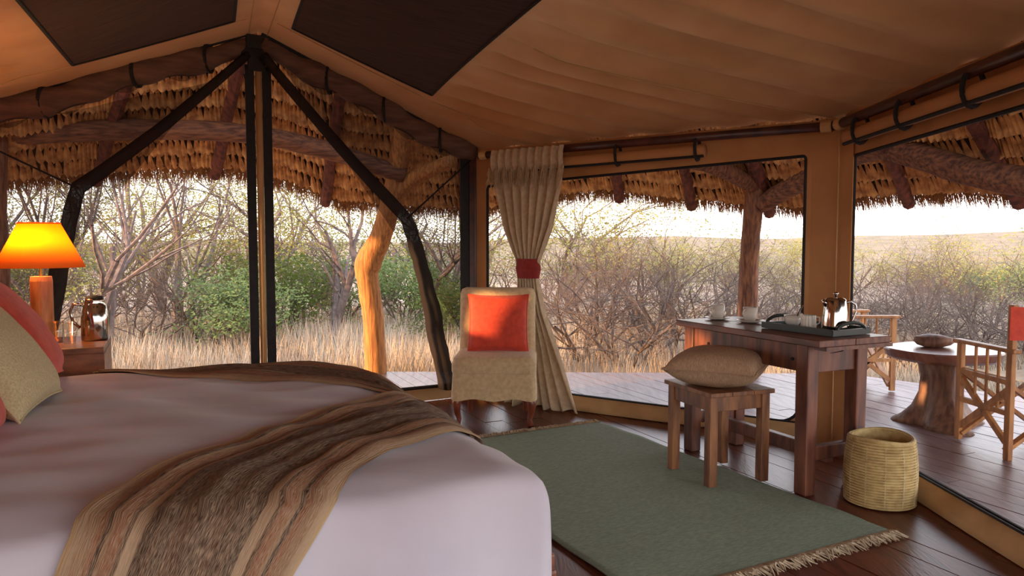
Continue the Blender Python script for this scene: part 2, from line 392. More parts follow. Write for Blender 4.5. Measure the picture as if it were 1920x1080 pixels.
# corner post canvas strip + black zip bands, front right corner
cp = thing('corner_post', 'black-banded tent corner post between the gable netting and the cream curtain', 'tent post', C1)
obj('post', MB().tube([(0, 0, 0), (0, 0, EAVE)], .03, 10), 'pole', cp)
dG = (PO - C1).normalized()
obj('zip_band', MB().box(dG * .085 + V(0, -.02, EAVE / 2), (.075, .012, EAVE), Matrix.Rotation(math.atan2(-dG.y, -dG.x), 3, 'Z')), 'black', cp)
obj('zip_band', MB().box(dG * .02 + V(0, -.03, EAVE / 2), (.045, .012, EAVE), Matrix.Rotation(math.atan2(-dG.y, -dG.x), 3, 'Z')), 'pole', cp)
# unseen left wall; two gaps added to let sun patches onto chair and desk
LD = (LB - LC).normalized(); LL = (LB - LC).length
lw = MB()
def lq(s0, s1, z0, z1): lw.add([LC + LD * s0 + V(0, 0, z0), LC + LD * s1 + V(0, 0, z0), LC + LD * s1 + V(0, 0, z1), LC + LD * s0 + V(0, 0, z1)], [(0, 1, 2, 3)])
lq(0, LL, 0, 1.14); lq(0, LL, 1.43, EAVE)
for s0, s1 in ((0, .3), (.58, 1.66), (1.94, LL)): lq(s0, s1, 1.14, 1.43)
structure(obj('wall_left', lw, 'canvas', solid=.02))

# gable ridge pole
tp = thing('ridge_pole', 'tall tan tent pole edged with two black zip bands under the roof peak', 'tent pole', PO)
ga = math.atan2((C1 - PO).y, (C1 - PO).x)
obj('pole', MB().tube([(0, 0, 0), (0, 0, RIDGE - .06)], .022, 12), 'canvas_pale', tp, smooth=True)
for s in (-1, 1):
    obj('zip_band', MB().box(V(math.cos(ga), math.sin(ga), 0) * .056 * s + V(.0, -.006, 1.2), (.058, .012, 2.4), Matrix.Rotation(ga, 3, 'Z')), 'black', tp)
obj('bracket', MB().box((0, -.03, RIDGE - .13), (.2, .03, .09), Matrix.Rotation(ga, 3, 'Z')).box((0, -.045, RIDGE - .075), (.12, .04, .09), Matrix.Rotation(ga, 3, 'Z')).box((0, -.035, RIDGE - .2), (.11, .03, .12), Matrix.Rotation(ga, 3, 'Z')), 'black', tp, bevel=.005)

# rolled net blinds below the gable edges
def blind(label, a, b, sag, straps):
    t = thing('rolled_net_blind', label, 'blind', a, 0, 'rolled net blinds under the gable edge')
    d = b - a; pt = lambda u: d * u - V(0, 0, sag * math.sin(math.pi * u) + .075 + .02 * math.sin(u * 11))
    obj('roll', MB().tube([pt(k / 40) for k in range(41)], [(.066 + .01 * math.sin(k * .9)) * min(1, .45 + k / 12) for k in range(41)], 12, flat=1.2), 'roll', t, smooth=True)
    obj('edge_band', MB().tube([d * (k / 40) - V(0, 0, sag * .8 * math.sin(math.pi * k / 40) + .012) for k in range(41)], .016, 6), 'black', t)
    net = MB().grid(lambda u, v: pt(.15 + .8 * u) + V(0, 0, -.04 - .05 * v * (1 - .6 * math.cos(u * 26))) + V(0, -.02, 0), 40, 3)
    obj('loose_net', net, 'net', t)
    for u in straps:
        p = pt(u)
        obj('strap', MB().tube([p + V(math.sin(x) * .0, -math.cos(x) * .078, math.sin(x) * .09) for x in [k * math.pi / 8 for k in range(17)]], .012, 5), 'black', t)
    return t
up = V(0, 0, EAVE + .05); apex = PO + V(0, -.03, RIDGE - .0)
blind('rolled dark net blind strapped under the gable edge beside the corner post', apex + V(.04, 0, 0), C1 + V(0, -.03, EAVE + .03), .015, (.28, .54, .82))
blind('rolled dark net blind strapped under the gable edge above the bedside lamp', apex - V(.04, 0, 0), LC + V(0, -.03, EAVE + .03), .02, (.16, .42, .72))

# tied-back net door curtains
def drape(label, pts, rads, tie_to, sheer_poly):
    t = thing('net_curtain', label, 'curtain', (pts[-1][0], pts[-1][1], 0), 0, 'net door curtains tied back')
    off = -V(pts[-1][0], pts[-1][1], 0)
    pp = []; rr = []
    for i in range(len(pts) - 1):
        for k in range(8):
            pp.append(lerp(pts[i], pts[i + 1], k / 8) + off); rr.append(rads[i] + (rads[i + 1] - rads[i]) * k / 8)
    pp.append(Vector(pts[-1]) + off); rr.append(rads[-1])
    pp = [p + V(0, 0, -.03 * math.sin(k * .4)) if 0 < k < len(pp) - 1 else p for k, p in enumerate(pp)]
    obj('gathered_net', MB().tube(pp, rr, 10, flat=.55, wob=.12), 'net_dense', t, smooth=True)
    obj('tie_strap', MB().tube([Vector(pts[1]) + off, Vector(tie_to) + off], .012, 6, flat=.5), 'black', t)
    q = [Vector(p) + off + V(0, .03, 0) for p in sheer_poly]
    obj('sheer_panel', MB().grid(lambda u, v: lerp(lerp(q[0], q[1], u), lerp(q[3], q[2], u), v) + V(0, .015 * math.sin(u * 14), 0), 12, 8), 'net', t)
    return t
drape('black net curtain tied back and knotted beside the upholstered chair', [apex + V(.05, -.03, -.16), V(-.785, 5.60, 1.40), V(-.62, 5.68, .75), V(-.50, 5.74, .1)], [.05, .075, .10, .11], C1 + V(-.02, -.04, EAVE - .08),
      [apex + V(.08, 0, -.1), C1 + V(-.03, 0, EAVE - .1), C1 + V(-.1, 0, .5), V(-.70, 5.66, 1.0)])
drape('black net curtain tied back behind the amber bedside lamp', [apex + V(-.05, -.03, -.16), V(-2.60, 4.50, 1.545), V(-2.72, 4.42, .9), V(-2.88, 4.34, .1)], [.05, .075, .10, .11], LC + V(.05, -.03, EAVE - .12),
      [apex + V(-.3, -.1, -.35), LC + V(.05, 0, EAVE - .1), LC + V(.1, 0, .6), V(-2.7, 4.46, 1.1)])

# eave poles with rolled canvas flaps
def eave_pole(label, a, b, flap, straps):
    t = thing('eave_pole', label, 'tent pole', a); d = b - a
    nn = V(d.y, -d.x, 0).normalized()
    obj('pole', MB().tube([nn * .03, d + nn * .03], .028, 12), 'pole', t, smooth=True)
    f0, f1, drop0, drop1 = flap
    ax = lambda u: d * u + V(0, 0, -(drop0 + (drop1 - drop0) * (u - f0) / (f1 - f0)))
    obj('rolled_flap', MB().tube([ax(f0 + (f1 - f0) * k / 20) + nn * .02 for k in range(21)], .042, 10), 'canvas', t, smooth=True)
    obj('flap_binding', MB().tube([ax(f0 + (f1 - f0) * k / 20) + nn * .045 - V(0, 0, .038) for k in range(21)], .01, 6), 'black', t)
    for u in straps:
        obj('strap', MB().tube([d * u + nn * (.022 + math.cos(x) * .046) + V(0, 0, -.07 + math.sin(x) * .075) for x in [k * math.pi / 8 for k in range(17)]], .011, 5), 'black', t)
    for u in (0.02, .985):
        obj('pole_loop', MB().tube([d * u + nn * .03 + V(0, 0, 0) - d.normalized() * .03, d * u + nn * .03 + d.normalized() * .03], .036, 12), 'canvas_pale', t)
    return t
eave_pole('dark polished eave pole above the long side opening behind the desk', C1 + V(.06, -.12, EAVE - .06), CO + V(-.09, -.05, EAVE - .055), (.2, .70, .1, .085), (.24, .46, .68))
eave_pole('dark polished eave pole above the deck opening beside the basket', CO + V(-.07, -.08, EAVE - .055), W2 + (W2 - CO) * 1.4 + V(-.09, 0, EAVE + .02), (.04, .95, .09, .1), (.08, .2, .34, .5, .66, .82))

# ------------------------------------------------------------------ outer thatched roof
EV = [(-260, 372, 6.2), (0, 360, 6.7), (150, 345, 7.0), (400, 331, 7.4), (520, 350, 7.7), (640, 393, 7.9), (780, 402, 8.2), (900, 408, 8.4), (1060, 378, 8.2), (1130, 372, 8.0), (1250, 385, 7.7), (1400, 400, 7.4), (1500, 406, 7.1), (1610, 388, 6.7), (1750, 382, 6.1), (1920, 385, 5.5), (2300, 385, 4.4), (2900, 385, 3.2)]
def world_at(x, y, Y):
    cx, cy = (x - 960) / F_PX, (540 - y) / F_PX
    d = V(cx, math.cos(PITCH) + cy * math.sin(PITCH), -math.sin(PITCH) + cy * math.cos(PITCH))
    return V(0, 0, EYE) + d * (Y / d.y)
EP = [world_at(*e) for e in EV]
NV = len(EP)
EP += [V(4.2, -.5, 1.9), V(3.0, -3.6, 2.0), V(0, -4.6, 2.05), V(-3.4, -3.4, 2.1), V(-5.6, .2, 2.15), V(-6.0, 3.2, 2.1), V(-5.6, 5.2, 1.95), EP[0]]
cum = [0]
for p, q in zip(EP, EP[1:]): cum.append(cum[-1] + (q - p).length)
TC = V(-.1, 2.6, 0)
def eave_pt(s):
    s = max(0, min(cum[-1] - 1e-4, s))
    for k in range(len(EP) - 1):
        if s <= cum[k + 1]:
            t = (s - cum[k]) / (cum[k + 1] - cum[k]); t = t * t * (3 - 2 * t) * .5 + t * .5
            return lerp(EP[k], EP[k + 1], t)
def th_pt(s, r):
    e = eave_pt(s); c = (TC - e); c.z = 0; c.normalize()
    return e + c * r + V(0, 0, .12 + .62 * r)
ST = cum[-1]; SV = cum[NV - 1]
th = thing('thatched_roof', 'thatched outer roof of tied palm-leaf rows with a shaggy straw eave', 'thatched roof', (0, 0, 0))
obj('backing', MB().grid(lambda u, v: th_pt(u * ST, v * 3.7 - .1) + V(0, 0, .09), 160, 8), 'thatch_dark', th)
ROWP = .19; TUFTS = []
TF = [(0, 3, 1), (0, 2, 3), (1, 3, 5), (3, 2, 6), (3, 4, 5), (3, 6, 4)]
for r in range(14):
    mb = MB(); s = random.random() * .05
    rr = .04 + r * ROWP
    while s < SV:
        p0 = th_pt(s, rr + ROWP * .95); p1 = th_pt(s + .075, rr - .04)
        nrm = V(0, 0, -1)
        mid = lerp(p0, p1, .5) + V(random.uniform(-.01, .01), 0, -.075 - random.uniform(0, .025))
        tw = random.uniform(-.015, .015)
        e_ = (eave_pt(s + .05) - eave_pt(s)).normalized()
        w = random.uniform(.03, .042)
        a = p0 + V(0, 0, .01)
        vs = [a, mid - e_ * w + V(0, 0, .015), mid + e_ * w + V(0, 0, .015), mid + V(0, 0, -.03), p1 + e_ * tw + V(0, 0, -.02), lerp(mid, p1, .6) - e_ * w * .7 + V(0, 0, -.01), lerp(mid, p1, .6) + e_ * w * .7 + V(0, 0, -.01)]
        TUFTS.append((r, vs, mid))
        s += random.uniform(.042, .058)
    if r % 1 == 0:
        obj('lath', MB().tube([th_pt(k * SV / 80, rr + ROWP * .93) + V(0, 0, -.012) for k in range(81)], .012, 5), 'thatch_dark', th)
def in_view(p):
    x = 960 + F_PX * p.x / p.y; y = HOR - F_PX * (p.z - EYE) / p.y
    if p.y < 2: return False
    return (1625 < x < 1915 and 150 + (1915 - x) * .3 < y < 375) or (60 < x < 440 and 215 < y < 325) or (510 < x < 700 and 190 < y < 380) or (1070 < x < 1490 and 315 < y < 390)
seen = sorted([k for k, t in enumerate(TUFTS) if in_view(t[2])], key=lambda k: TUFTS[k][2].y)[:300]
sset = set(seen); rows_ = {}
for k, (r, vs, mid) in enumerate(TUFTS):
    if k not in sset: rows_.setdefault(r, MB()).add(vs, TF)
for r in sorted(rows_): obj('thatch_row', rows_[r], 'thatch', th, kind='stuff')
for k in seen: obj('leaf_bundle', MB().add(TUFTS[k][1], TF), 'thatch', th)
fr = MB()
for k in range(22000):
    s = random.uniform(0, SV + 2); p = th_pt(s, random.uniform(-.08, .10)) + V(0, 0, random.uniform(-.03, .05))
    e_ = (eave_pt(s + .05) - eave_pt(s)).normalized(); out = V(-e_.y, e_.x, 0)
    if out.dot(p - TC) < 0: out = -out
    L = random.uniform(.13, .21); w = random.uniform(.002, .004)
    tip = p + out * L * random.uniform(.2, .55) - V(0, 0, L * .85) + e_ * random.uniform(-.03, .03)
    fr.add([p - e_ * w, p + e_ * w, tip], [(0, 1, 2)])
obj('straw_fringe', fr, 'fringe', th, kind='stuff')
obj('eave_stick', MB().tube([th_pt(k * SV / 100, .10) + V(0, 0, -.05 + .012 * math.sin(k * 1.7)) for k in range(101)], .017, 6, wob=.15), 'log_red', th)
# rafters
def s_at_px(x):
    best = min(range(0, 2000) , key=lambda k: abs((lambda p: 960 + F_PX * p.x / p.y)(eave_pt(k * SV / 2000)) - x)); return best * SV / 2000
for x in (-60, 185, 408, 612, 870, 1160, 1295, 1440, 1700, 1905, 2200):
    s = s_at_px(x)
    p, q = th_pt(s, -.02) + V(0, 0, -.10), th_pt(s, 3.2) + V(0, 0, -.10)
    obj('rafter', MB().tube([lerp(p, q, k / 10) + V(.008 * math.sin(k * 2.1), 0, .008 * math.sin(k * 1.3)) for k in range(11)], [.055 - .001 * k for k in range(11)], 8, wob=.06), 'log_red', th)

def log(name, label, pts, rads, m, cat, group=None, branches=(), n=12):
    base = Vector(pts[0]); t = thing(name, label, cat, base, 0, group)
    def smooth(pts, rads):
        out = []; ro = []
        P = [Vector(p) - base for p in pts]
        for i in range(len(P) - 1):
            p0, p1, p2, p3 = P[max(i - 1, 0)], P[i], P[i + 1], P[min(i + 2, len(P) - 1)]
            for k in range(6):
                t_ = k / 6
                out.append(.5 * ((2 * p1) + (p2 - p0) * t_ + (2 * p0 - 5 * p1 + 4 * p2 - p3) * t_ ** 2 + (3 * p1 - p0 - 3 * p2 + p3) * t_ ** 3)); ro.append(rads[i] + (rads[i + 1] - rads[i]) * t_)
        out.append(P[-1]); ro.append(rads[-1]); return out, ro
    o, r = smooth(pts, rads)
    obj('trunk', MB().tube(o, r, n, wob=.05), m, t, smooth=True)
    for bp, br in branches:
        o, r = smooth(bp, br); obj('branch', MB().tube(o, r, 10, wob=.05), m, t, smooth=True)
    return t
W = world_at
log('roof_post', 'gnarled golden tree-trunk roof post with a knot, standing at the deck edge beyond the bed', [W(705, 720, 7.15), W(700, 600, 7.15), W(690, 530, 7.15), W(690, 495, 7.15), W(715, 440, 7.1), W(735, 370, 7.0), W(748, 300, 6.9), W(760, 220, 6.7), W(772, 130, 6.45)], [.11, .1, .105, .125, .1, .095, .09, .08, .07], 'log_gold', 'post',
    branches=[([W(735, 370, 7.0), W(775, 335, 6.9), W(850, 300, 6.6)], [.08, .07, .06]), ([W(690, 500, 7.15), W(672, 492, 7.1)], [.07, .045])])
log('roof_post', 'forked grey-brown tree-trunk roof post rising behind the desk', [W(1405, 690, 7.2), W(1402, 560, 7.2), W(1408, 440, 7.1), W(1418, 345, 7.0)], [.1, .095, .085, .09], 'log', 'post',
    branches=[([W(1418, 350, 7.0), W(1340, 312, 6.7), W(1230, 290, 6.4), W(1120, 285, 6.1)], [.08, .075, .07, .06]), ([W(1418, 350, 7.0), W(1412, 310, 6.8), W(1395, 280, 6.5)], [.07, .06, .05]), ([W(1425, 385, 7.0), W(1480, 350, 6.8), W(1540, 315, 6.6)], [.08, .09, .09])])
log('roof_beam', 'long horizontal log beam under the thatch outside the gable', [W(-150, 262, 6.3), W(60, 252, 6.4), W(250, 243, 6.5), W(450, 250, 6.6), W(600, 278, 6.8), W(760, 330, 6.9)], [.085, .085, .09, .085, .085, .07], 'log_h', 'beam')
log('roof_beam', 'gnarled dark log beam under the thatch above the deck chairs', [W(1440, 375, 6.9), W(1540, 320, 6.5), W(1640, 275, 6.0), W(1730, 295, 5.6), W(1830, 325, 5.2), W(2000, 350, 4.6)], [.08, .1, .11, .1, .1, .1], 'log_h', 'beam')
log('roof_post', 'dark weathered trunk post at the far end of the gable beam', [W(2, 700, 6.3), W(4, 500, 6.3), W(-4, 380, 6.3), W(2, 240, 6.3)], [.07, .06, .065, .06], 'log', 'post')

# ------------------------------------------------------------------ bed and what lies on it
BO = V(-.64, 3.42, 0); Q0, Q1, PL = -.22, 1.75, -1.98
def bed_pt(p, q, off=0.0):
    cp_, cq = min(p, -.03), min(max(q, Q0 + .03), Q1 - .03)
    ex, ey = p - cp_, q - cq; dr = math.hypot(ex, ey)
    rise = .02 * min(1, -cp_ / 1.2)
    edge = min(-cp_, cq - Q0, Q1 - cq)
    cor = math.hypot(max(0, .35 + cp_), max(0, .35 - (cq - Q0)))
    z = .672 + rise - .035 * math.exp(-edge / .1) - .05 * max(0, cor - .25) / .25
    z += .004 * math.sin(cq * 31 + 2.2 * math.sin(cp_ * 4)) * math.sin(cp_ * 5 + 1) + .006 * math.sin(cp_ * 9 + cq * 3) * math.sin(cq * 6 + 1) + .004 * math.sin(cp_ * 17 - cq * 11)
    x, y = cp_, cq
    if dr > 1e-6:
        ox = .05 * (1 - math.exp(-dr / .05)) + off
        x += ex / dr * ox; y += ey / dr * ox
        dd = min(dr, .30); z -= max(0, dd - .02 * (1 - math.exp(-dd / .03)))
        fold = .012 * math.sin((cp_ * 13 if abs(ey) > abs(ex) else cq * 13)) * min(1, dd / .15)
        x += ex / dr * fold; y += ey / dr * fold
    else: z += off
    w = BO + BX * x + AX * y; w.z = z + (off * .3 if dr > 1e-6 else 0)
    return w
bed = thing('bed', 'wide bed with a smooth white duvet and a wooden base', 'bed', BO + BX * (PL / 2) + AX * .77)
binv = lambda p: p - bed.location
mbb = MB().grid(lambda u, v: binv(bed_pt(PL + (.30 - PL) * u, Q0 - .30 + (Q1 - Q0 + .6) * v)), 130, 120)
obj('duvet', mbb, 'duvet', bed, smooth=True)
rotb = Matrix.Rotation(TH, 3, 'Z')
obj('bed_base', MB().box((0, 0, .2), (2.06, 1.9, .36), rotb), 'night', bed, bevel=.01)
obj('headboard', MB().box(BX * (PL / 2 + .02) + V(0, 0, .5), (.05, 1.95, 1.0), rotb), 'night', bed, bevel=.01)
for s1, s2 in ((-1, -1), (1, -1), (-1, 1), (1, 1)): obj('leg', MB().box(BX * s1 * .98 + AX * s2 * .9 + V(0, 0, .21), (.09, .09, .42), rotb), 'night', bed, bevel=.006)

tr = thing('woven_throw', 'striped brown and cream woven throw folded in a V across the duvet', 'throw', bed.location)
Lp = [(.015, .62), (-.25, .87), (-.5, 1.06), (-.76, 1.33), (-.92, 1.5), (-1.02, 1.68), (-1.08, 1.86), (-1.12, 2.05)]
Rp = [(.03, 1.28), (-.12, 1.37), (-.34, 1.5), (-.46, 1.62), (-.54, 1.75), (-.62, 1.88), (-.68, 1.98), (-.72, 2.05)]
def along(pl, u):
    k = min(int(u * (len(pl) - 1)), len(pl) - 2); t = u * (len(pl) - 1) - k
    return pl[k][0] * (1 - t) + pl[k + 1][0] * t, pl[k][1] * (1 - t) + pl[k + 1][1] * t
def thr(A, B, off):
    def f(u, v):
        a, b = along(A, u), along(B, u); p, q = a[0] * (1 - v) + b[0] * v, a[1] * (1 - v) + b[1] * v
        w = bed_pt(p, q, off + .004 * math.sin(v * 40 + 3 * math.sin(u * 4)) + .004 * math.sin(v * 17)) - bed.location
        return w
    return f
obj('near_fold', MB().grid(thr(Lp, Rp, .016), 70, 60, uv=True), 'throw', tr, smooth=True)
Lf = [(-1.2, -.24), (-.9, -.22), (-.56, -.2), (-.25, -.08), (-.08, .15), (.03, .45), (.045, .9)]
Rf = [(-1.1, -.08), (-.85, .1), (-.6, .3), (-.38, .46), (-.2, .62), (-.06, .9), (.035, 1.25)]
obj('far_fold', MB().grid(thr(Lf, Rf, .010), 60, 40, uv=True), 'throw', tr, smooth=True)

def cushion(name, label, c, size, thick, rot, m, cat='cushion', group=None, piping=None):
    t = thing(name, label, cat, c, 0, group); t.rotation_euler = rot
    def f(sgn):
        def g_(u, v):
            x, y = u * 2 - 1, v * 2 - 1
            prof = max(0, (1 - abs(x) ** 2.6)) ** .5 * max(0, (1 - abs(y) ** 2.6)) ** .5
            pin = 1 - .07 * (1 - abs(x) ** 3) * (abs(y) ** 6) ; pin2 = 1 - .07 * (1 - abs(y) ** 3) * (abs(x) ** 6)
            wr = .03 * math.sin(7 * x + 3 * y) * math.sin(5 * y - 2 * x) * prof
            return (x * size[0] / 2 * pin2, y * size[1] / 2 * pin, sgn * thick / 2 * (prof + wr))
        return g_
    mb = MB().grid(f(1), 24, 24); mb2 = MB().grid(f(-1), 24, 24)
    mb.add(mb2.v, [tuple(reversed(q)) for q in mb2.f])
    cv = obj('cover', mb, m, t, smooth=True)
    edge = []
    for k in range(40):
        a = k / 10; i = int(a); fr_ = a - i
        u, v = ((fr_, 0), (1, fr_), (1 - fr_, 1), (0, 1 - fr_))[i]; edge.append(f(1)(u, v))
    obj('edge_seam', MB().tube(edge + [edge[0]], .005, 5), m, cv)
    return t
def lean(az, tilt):   # cushion whose face points to azimuth az and is tipped back by tilt
    return (Matrix.Rotation(az, 3, 'Z') @ Matrix.Rotation(math.pi / 2 - tilt, 3, 'Y')).to_euler()
cushion('bed_cushion', 'large plain orange cushion on the bed nearest the bedside table', BO + BX * -1.39 + AX * .13 + V(0, 0, .895), (.48, .52), .2, lean(TH, .62), 'orange', group='orange bed cushions')
cushion('bed_cushion', 'cream basket-weave cushion between the two orange ones on the bed', BO + BX * -1.36 + AX * .58 + V(0, 0, .875), (.44, .50), .18, lean(TH - .1, .65), 'cream')
cushion('bed_cushion', 'orange cushion partly hidden in front of the cream cushion on the bed', BO + BX * -1.40 + AX * 1.0 + V(0, 0, .84), (.38, .44), .17, lean(TH, .55), 'orange', group='orange bed cushions')

# ------------------------------------------------------------------ bedside table, lamp, jug, glasses
NS = V(-1.847, 3.358, 0)
nc = NS - BX * .27 - AX * .24
ns = thing('bedside_table', 'square-edged brown wooden bedside table carrying the amber lamp', 'bedside table', nc, TH)
obj('top', MB().box((0, 0, .735), (.54, .50, .03)), 'night', ns, bevel=.004)
for s in (-1, 1): obj('side_panel', MB().box((s * .255, 0, .36), (.03, .48, .72)), 'night', ns)
obj('front_panel', MB().box((0, -.235, .62), (.48, .02, .2)), 'night', ns); obj('front_panel', MB().box((0, -.235, .3), (.48, .02, .4)), 'night', ns)
obj('back_panel', MB().box((0, .235, .36), (.48, .02, .72)), 'night', ns)
LP = V(-2.21, 3.50, .75)
lp = thing('bedside_lamp', 'lit amber cone-shaded lamp with a cylindrical wooden base', 'lamp', LP)
obj('base', MB().lathe([(.046, 0), (.047, .005), (.047, .29), (.044, .312), (0, .312)], 24), 'teak', lp, smooth=False)
obj('stem', MB().tube([(0, 0, .31), (0, 0, .40)], .007, 8), 'brass', lp)
obj('shade', MB().lathe([(.185, .355), (.085, .56)], 40, cap=False), 'shade', lp, smooth=True, solid=.003)
obj('shade_rim', MB().tube([(.086 * math.cos(k * math.pi / 16), .086 * math.sin(k * math.pi / 16), .56) for k in range(33)], .004, 6), 'shade', lp)
bb = obj('bulb', MB().lathe([(.001, .40), (.02, .41), (.03, .44), (.026, .465), (.001, .48)], 14), 'bulb', lp, smooth=True)
pl_ = bpy.data.lights.new('lamp_glow', 'POINT'); pl_.energy = 9; pl_.color = (1, .62, .25); pl_.shadow_soft_size = .03
po = bpy.data.objects.new('lamp_glow', pl_); COL.objects.link(po); po.parent = lp; po.location = (0, -.04, .47)

jug = thing('thermos_jug', 'polished steel thermos jug on the bedside table', 'jug', (-2.02, 3.60, .75))
obj('body', MB().lathe([(.058, 0), (.062, .01), (.062, .11), (.052, .165), (.042, .19), (.046, .2), (0, .2)], 28), 'steel', jug, smooth=True)
obj('handle', MB().tube([(-.05, -.02, .17), (-.085, -.03, .175), (-.1, -.03, .14), (-.09, -.03, .09), (-.06, -.02, .06)], .008, 8), 'steel', jug, smooth=True)
obj('lid', MB().lathe([(.04, .198), (.036, .212), (.012, .216), (0, .216)], 20), 'black', jug, smooth=True)
for gx, gy in ((-2.145, 3.50), (-2.06, 3.46)):
    gl = thing('water_glass', 'clear straight water glass beside the steel jug', 'glass', (gx, gy, .75), 0, 'water glasses on the bedside table')
    obj('tumbler', MB().lathe([(.026, 0), (.033, .1), (.031, .1), (.0245, .01), (0, .01)], 24), 'glass', gl, smooth=True)

# ------------------------------------------------------------------ upholstered chair, cushion, curtain
ch = thing('slipper_chair', 'armless cream linen slipper chair on curved wooden legs', 'chair', (-.11, 5.12, 0), R(-2))
def rbox(cx, cy, cz, dx, dy, dz, r=.04): return MB().box((cx, cy, cz), (dx, dy, dz))
obj('seat', MB().box((0, -.02, .40), (.56, .54, .15)), 'linen', ch, bevel=.05, smooth=True)
obj('skirt', MB().grid(lambda u, v: (lambda a: ((.272 + .012 * (1 - v)) * max(-1, min(1, 1.35 * math.cos(a))) * 1.0, -.02 + (.262 + .012 * (1 - v)) * max(-1, min(1, 1.35 * math.sin(a))), .19 + .2 * v + .008 * math.sin(a * 9) * (1 - v)))(u * 2 * math.pi), 64, 4), 'linen', ch, smooth=True)
obj('backrest', MB().box((0, .23, .65), (.54, .13, .5), Matrix.Rotation(R(-8), 3, 'X')), 'linen', ch, bevel=.045, smooth=True)
for s in (-1, 1):
    obj('leg', MB().tube([(s * .23, -.22, .22), (s * .25, -.245, .16), (s * .245, -.24, .1), (s * .235, -.225, .05), (s * .245, -.25, .008)], [.038, .032, .022, .016, .02], 10), 'chairleg', ch, smooth=True)
    obj('leg', MB().tube([(s * .2, .22, .22), (s * .2, .24, .0)], [.025, .018], 8), 'chairleg', ch)
cushion('chair_cushion', 'bright orange square cushion propped on the cream slipper chair', (-.095, 5.15, .665), (.40, .42), .14, lean(R(-92), .22), 'orange')

cu = thing('curtain', 'cream cotton curtain cinched with a red band beside the slipper chair', 'curtain', (.12, 5.55, 0))
cdir = (CO - C1).normalized()
def cur(u, v):   # v: 0 top .. 1 floor
    z = 1.885 * (1 - v)
    key = [(0, .60), (.12, .58), (.3, .40), (.42, .2), (.5, .17), (.62, .22), (.8, .42), (1, .62)]
    for (a, wa), (b, wb_) in zip(key, key[1:]):
        if v <= b: wd = wa + (wb_ - wa) * (v - a) / (b - a); break
    off = .12 * max(0, v - .5) * 2
    am = .028 * (1 - .5 * math.exp(-((v - .46) / .08) ** 2))
    p = cdir * ((u - .5) * wd + off + .02) + V(-cdir.y * -1, -cdir.x, 0) * 0
    nn = V(cdir.y, -cdir.x, 0)
    p += nn * (am * math.sin(u * 46 + 2 * math.sin(v * 3)) + .03 + .10 * max(0, v - .75) * (1 + math.sin(u * 11)))
    p.z = max(z, .012 + .01 * math.sin(u * 30)); return p
obj('cloth', MB().grid(cur, 150, 50), 'curtain', cu, smooth=True, solid=.003)
obj('tie_band', MB().tube([cdir * (.09 * math.cos(a) + .02) + V(cdir.y, -cdir.x, 0) * (.03 + .055 * math.sin(a)) + V(0, 0, 1.03) for a in [k * math.pi / 12 for k in range(25)]], .012, 4, flat=6), 'red', cu)
nn = V(cdir.y, -cdir.x, 0); hd = MB()
obj('heading', MB().grid(lambda u, v: cdir * ((u - .5) * .62 + .02) + nn * (.055 + .02 * math.sin(u * 60) + .02 * math.sin(math.pi * v)) + V(0, 0, 1.91 - .16 * v), 90, 6), 'curtain', cu, smooth=True)
for k in range(260):
    u = random.random(); p = cdir * ((u - .5) * .64 + .02) + nn * (.075 + .02 * math.sin(u * 60)) + V(0, 0, 1.76 + random.uniform(-.02, .02))
    hd.tube([p, p + V(random.uniform(-.015, .015), 0, -.05), p + V(random.uniform(-.03, .03), 0, -random.uniform(.08, .15))], [.003, .003, .001], 3, cap=False)
obj('fringe', hd, 'curtain', cu, kind='stuff')

# ------------------------------------------------------------------ rug
RC = V(.72, 3.83, 0); RA = R(27.6)
rg = thing('rug', 'sage green flat-woven rug with cream fringed ends', 'rug', RC, RA)
obj('weave', MB().grid(lambda u, v: ((u - .5) * 1.3 - .23, (v - .5) * 2.14, .010 + .006 * max(0, math.sin(u * 7 + v * 9)) * math.sin(v * 14) ** 2 * (1 if .05 < v < .95 else .3)), 40, 80), 'rug', rg, smooth=True, solid=.008)
for s in (-1, 1):
    fm = MB()
    for k in range(240):
        x = (k / 239 - .5) * 1.3 - .23; y = s * 1.07
        L = random.uniform(.05, .085)
        fm.tube([(x, y, .012), (x + random.uniform(-.012, .012), y + s * L * .5, .014 + random.uniform(0, .01)), (x + random.uniform(-.025, .025), y + s * L, .006)], [.0045, .004, .002], 4, cap=False)
    obj('fringe', fm, 'tassel', rg, kind='stuff')

# ------------------------------------------------------------------ desk
ds = thing('writing_desk', 'narrow rustic hardwood desk with pegged rails by the canvas post', 'desk', (1.389, 4.015, 0), R(25))
LX, LY = .165, .425
for i, (z, w0, w1, y0, y1) in enumerate([(0, -.235, 0, -.56, .50), (0, .003, .235, -.56, .50)]):
    obj('top_board', MB().box(((w0 + w1) / 2, (y0 + y1) / 2, .752), (w1 - w0, y1 - y0, .034)), 'desk_top', ds, bevel=.004)
obj('end_board', MB().box((.02, -.535, .728), (.44, .07, .018)), 'desk_top', ds)
for sx in (-1, 1):
    for sy in (-1, 1):
        obj('leg', MB().box((sx * LX, sy * LY, .37), (.075, .08, .74), taper=.92), 'desk', ds, bevel=.008)
    obj('rail', MB().box((sx * (LX + .012), 0, .665), (.03, .78, .13)), 'desk', ds, bevel=.004)
    for y in (-.36, -.02, .26): obj('peg', MB().tube([(sx * (LX + .025), y, .655), (sx * (LX + .033), y, .655)], .009, 8), 'black', ds)
for sy in (-1, 1): obj('end_rail', MB().box((0, sy * (LY + .005), .66), (.27, .035, .13)), 'desk', ds, bevel=.004)
obj('end_crack', MB().tube([(-.04, -.449, .685), (.03, -.449, .69), (.09, -.449, .705)], [.002, .006, .002], 6, flat=.3), 'black', ds)
